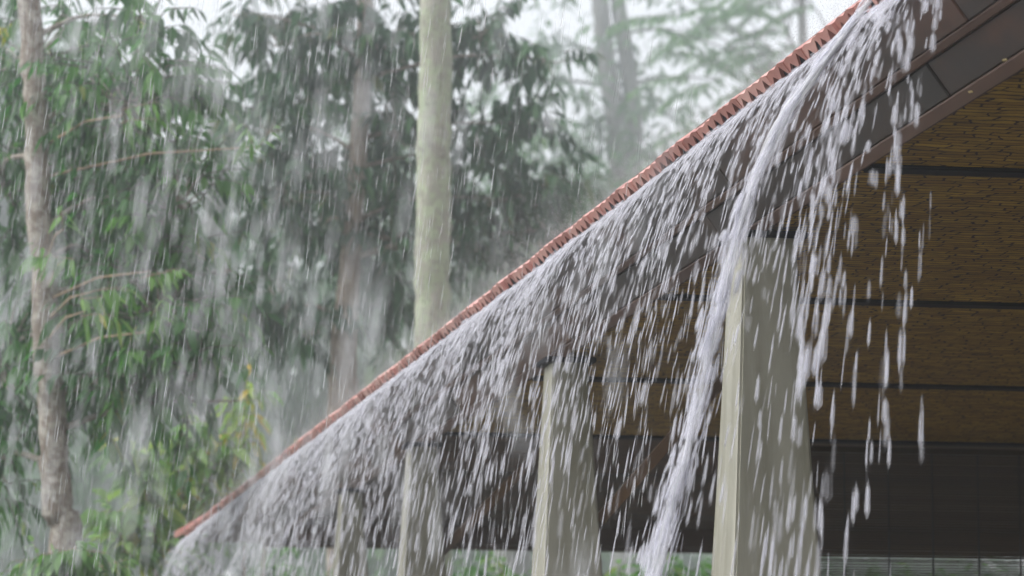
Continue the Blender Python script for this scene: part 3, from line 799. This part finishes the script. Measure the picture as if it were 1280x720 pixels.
# G: feathery far tree at the top right
def feather_tree():
    Y = 85.0; K = Y / F
    root = empty('feathery_tree', tuple(ground_of(1010, 300, Y))); tag(root, 'pale feathery-leaved tree in the mist over the high end of the eave', 'tree')
    pts = [Vector((at(1010, 300, Y).x, Y, -.05)), at(1010, 260, Y), at(1005, 100, Y), at(1000, -60, Y)]
    sp, sr = smooth_path(pts, [.2, .15, .11, .08], 8); tv = [tube_arrays(sp, sr, 10, 1, .04)]
    lv = Leaves()
    for k in range(64):
        px, py = rng.uniform(800, 1090), rng.uniform(-60, 70)
        if k > 40: px, py = rng.uniform(860, 1060), rng.uniform(60, 170)
        b = at(px, py, Y + rng.normal(0, 1.0)); d = np.array((rng.choice((-1, 1), p=(.65, .35)) * rng.uniform(.6, 1), rng.normal(0, .5), rng.uniform(-.1, .25)))
        ln_ = rng.uniform(1.0, 1.9); pp = []
        p = np.array(b); dd = d / np.linalg.norm(d)
        for i in range(9):
            pp.append(tuple(p)); dd = dd + np.array((0, 0, -.10)); dd /= np.linalg.norm(dd); p = p + dd * ln_ / 8
        tv.append(tube_arrays(pp, [.010 * (1 - i / 11) for i in range(9)], 4))
        sd = np.cross(dd, (0, 0, 1.)); sd /= np.linalg.norm(sd)
        for i in range(46):
            u = i / 46 * 8; j = int(u); q = np.array(pp[j]) + (np.array(pp[min(j + 1, 8)]) - np.array(pp[j])) * (u - j)
            lv.add(q, dd * .5 + sd * (1 if i % 2 else -1) + np.array((0, 0, -.5)) + rng.normal(0, .12, 3),   .26 * rng.uniform(.7, 1.2), .05, rng.uniform(.2, .8), np.array((0, 0, 1.)) + rng.normal(0, .2, 3))
        s = sp[int(rng.integers(10, len(sp)))]
        if k % 3 == 0: tv.append(tube_arrays([s, Vector(s).lerp(b, .5) + Vector((0, 0, .1)), b], [.03, .02, .012], 5))
    v, f = join_arrays(tv); link('trunk', mesh_np('trunk', v, f, True), M['bark_grey'], root)
    lv.build('crown', M['leaf_mid'], root)
feather_tree()

# H: saplings at the lower left and bushes below the far eave
def sapling(name, label, Y, stems, leaf, mat, nl=9, cat='plant', tint=(.3, .9), group=None, droop=.8):
    """stems: list of pixel polylines; leaves hang in pairs along the upper part"""
    root = empty(name, tuple(ground_of(*stems[0][0], Y))); tag(root, label, cat, group)
    tv = []; lv = Leaves()
    for st_ in stems:
        off = rng.normal(0, .15)
        P = [at(px, py, Y + off) for px, py in st_]
        base = Vector((root.location.x + rng.normal(0, .05), Y + rng.normal(0, .05), -.03))
        sp, sr = smooth_path([base] + P, [.018] + [.013 * (1 - .75 * i / len(P)) for i in range(len(P))], 8)
        tv.append(tube_arrays(sp, sr, 6, 2, .04))
        vis = sp[8:]
        for i in range(2, len(vis)):
            p = np.array(vis[i]); d = np.array(vis[i]) - np.array(vis[i - 1]); d /= np.linalg.norm(d)
            for q in range(2):
                an = rng.uniform(0, 6.28)
                o = np.array((math.cos(an), math.sin(an), .15))
                spray_twig(lv, tv, p, o, .16 * rng.uniform(.6, 1.5), int(rng.integers(3, 6)), leaf[0], leaf[1], tint[0], tint[1], droop, .004)
        spray_twig(lv, tv, np.array(sp[-1]), np.array(sp[-1] - sp[-2]), .12, 5, leaf[0] * .9, leaf[1], .6, 1.0, .4, .004)
    v, f = join_arrays(tv); link('stem', mesh_np('stem', v, f, True), M['stem'], root)
    lv.build('leaves', mat, root, .4)
    return root
sapling('drooping_sapling', 'yellow-green sapling with drooping leaves in front of the misty gap by the roof corner', 29.5,
    [[(205, 760), (195, 680), (180, 610), (165, 560)], [(215, 760), (225, 660), (232, 580), (238, 530)], [(225, 760), (250, 680), (262, 600), (275, 560)], [(200, 760), (160, 690), (140, 640)],
     [(220, 760), (262, 660), (285, 620)]], (.20, .072), M['leaf_sapling'], tint=(.15, .8), droop=.35)
sapling('tall_sapling', 'slender upright sapling with few yellowing leaves behind the roof corner', 30.0,
    [[(305, 700), (303, 600), (306, 540), (308, 490)], [(330, 700), (345, 620), (362, 570)]], (.13, .04), M['leaf_sapling'], tint=(.5, 1.0))
sapling('low_shrub', 'low green shrub at the foot of the lichen-spotted trunk', 22.5,
    [[(60, 760), (55, 715), (50, 700)], [(80, 760), (85, 700), (90, 690)], [(95, 760), (110, 720), (135, 705)], [(70, 790), (75, 740), (72, 715)]], (.13, .04), M['leaf_young'], tint=(.1, .7))
for (name, label, px, w, top, Y, n_) in (
    ('garden_bush', 'bright green bush behind the far pillars, under the eave', 612, 55, 705, 33.0, 60),
    ('garden_bush', 'bright green bush showing between the two front pillars', 815, 70, 712, 32.0, 70),
    ('garden_bush', 'green bush under the dripping far corner of the roof', 350, 75, 715, 34.0, 60),
    ('garden_bush', 'dark green bush behind the bamboo blind', 1120, 140, 715, 36.0, 80)):
    blob_tree(name, label, Y, [(px, 900), (px, 800), (px + 3, 740)], [9, 7, 5],
        [(px - w * .4, top + 30, w * .6, 30, n_ // 2), (px + w * .4, top + 34, w * .6, 30, n_ // 2), (px, top + 60, w, 40, n_)],
        (.15, .05), (M['bark_brown'], M['leaf_bush']), droop=.5, tint=(.2, .85), cat='bush', tw_len=.3, group='garden bushes')

# ================================================================== HAZE
me = box_mesh('haze', (-60, -12, -1.0), (90, 190, 34.0))
hz = link('haze', me); tag(hz, 'pale rain haze filling the air between the trees', 'haze', kind='stuff')
m = bpy.data.materials.new('rain_haze'); m.use_nodes = True; nt = m.node_tree; nt.nodes.clear()
pv = nt.nodes.new('ShaderNodeVolumePrincipled'); out = nt.nodes.new('ShaderNodeOutputMaterial')
pv.inputs['Color'].default_value = (0.93, 0.95, 0.97, 1); pv.inputs['Density'].default_value = 0.0050; pv.inputs['Anisotropy'].default_value = 0.88
nt.links.new(pv.outputs[0], out.inputs['Volume'])
me.materials.append(m)
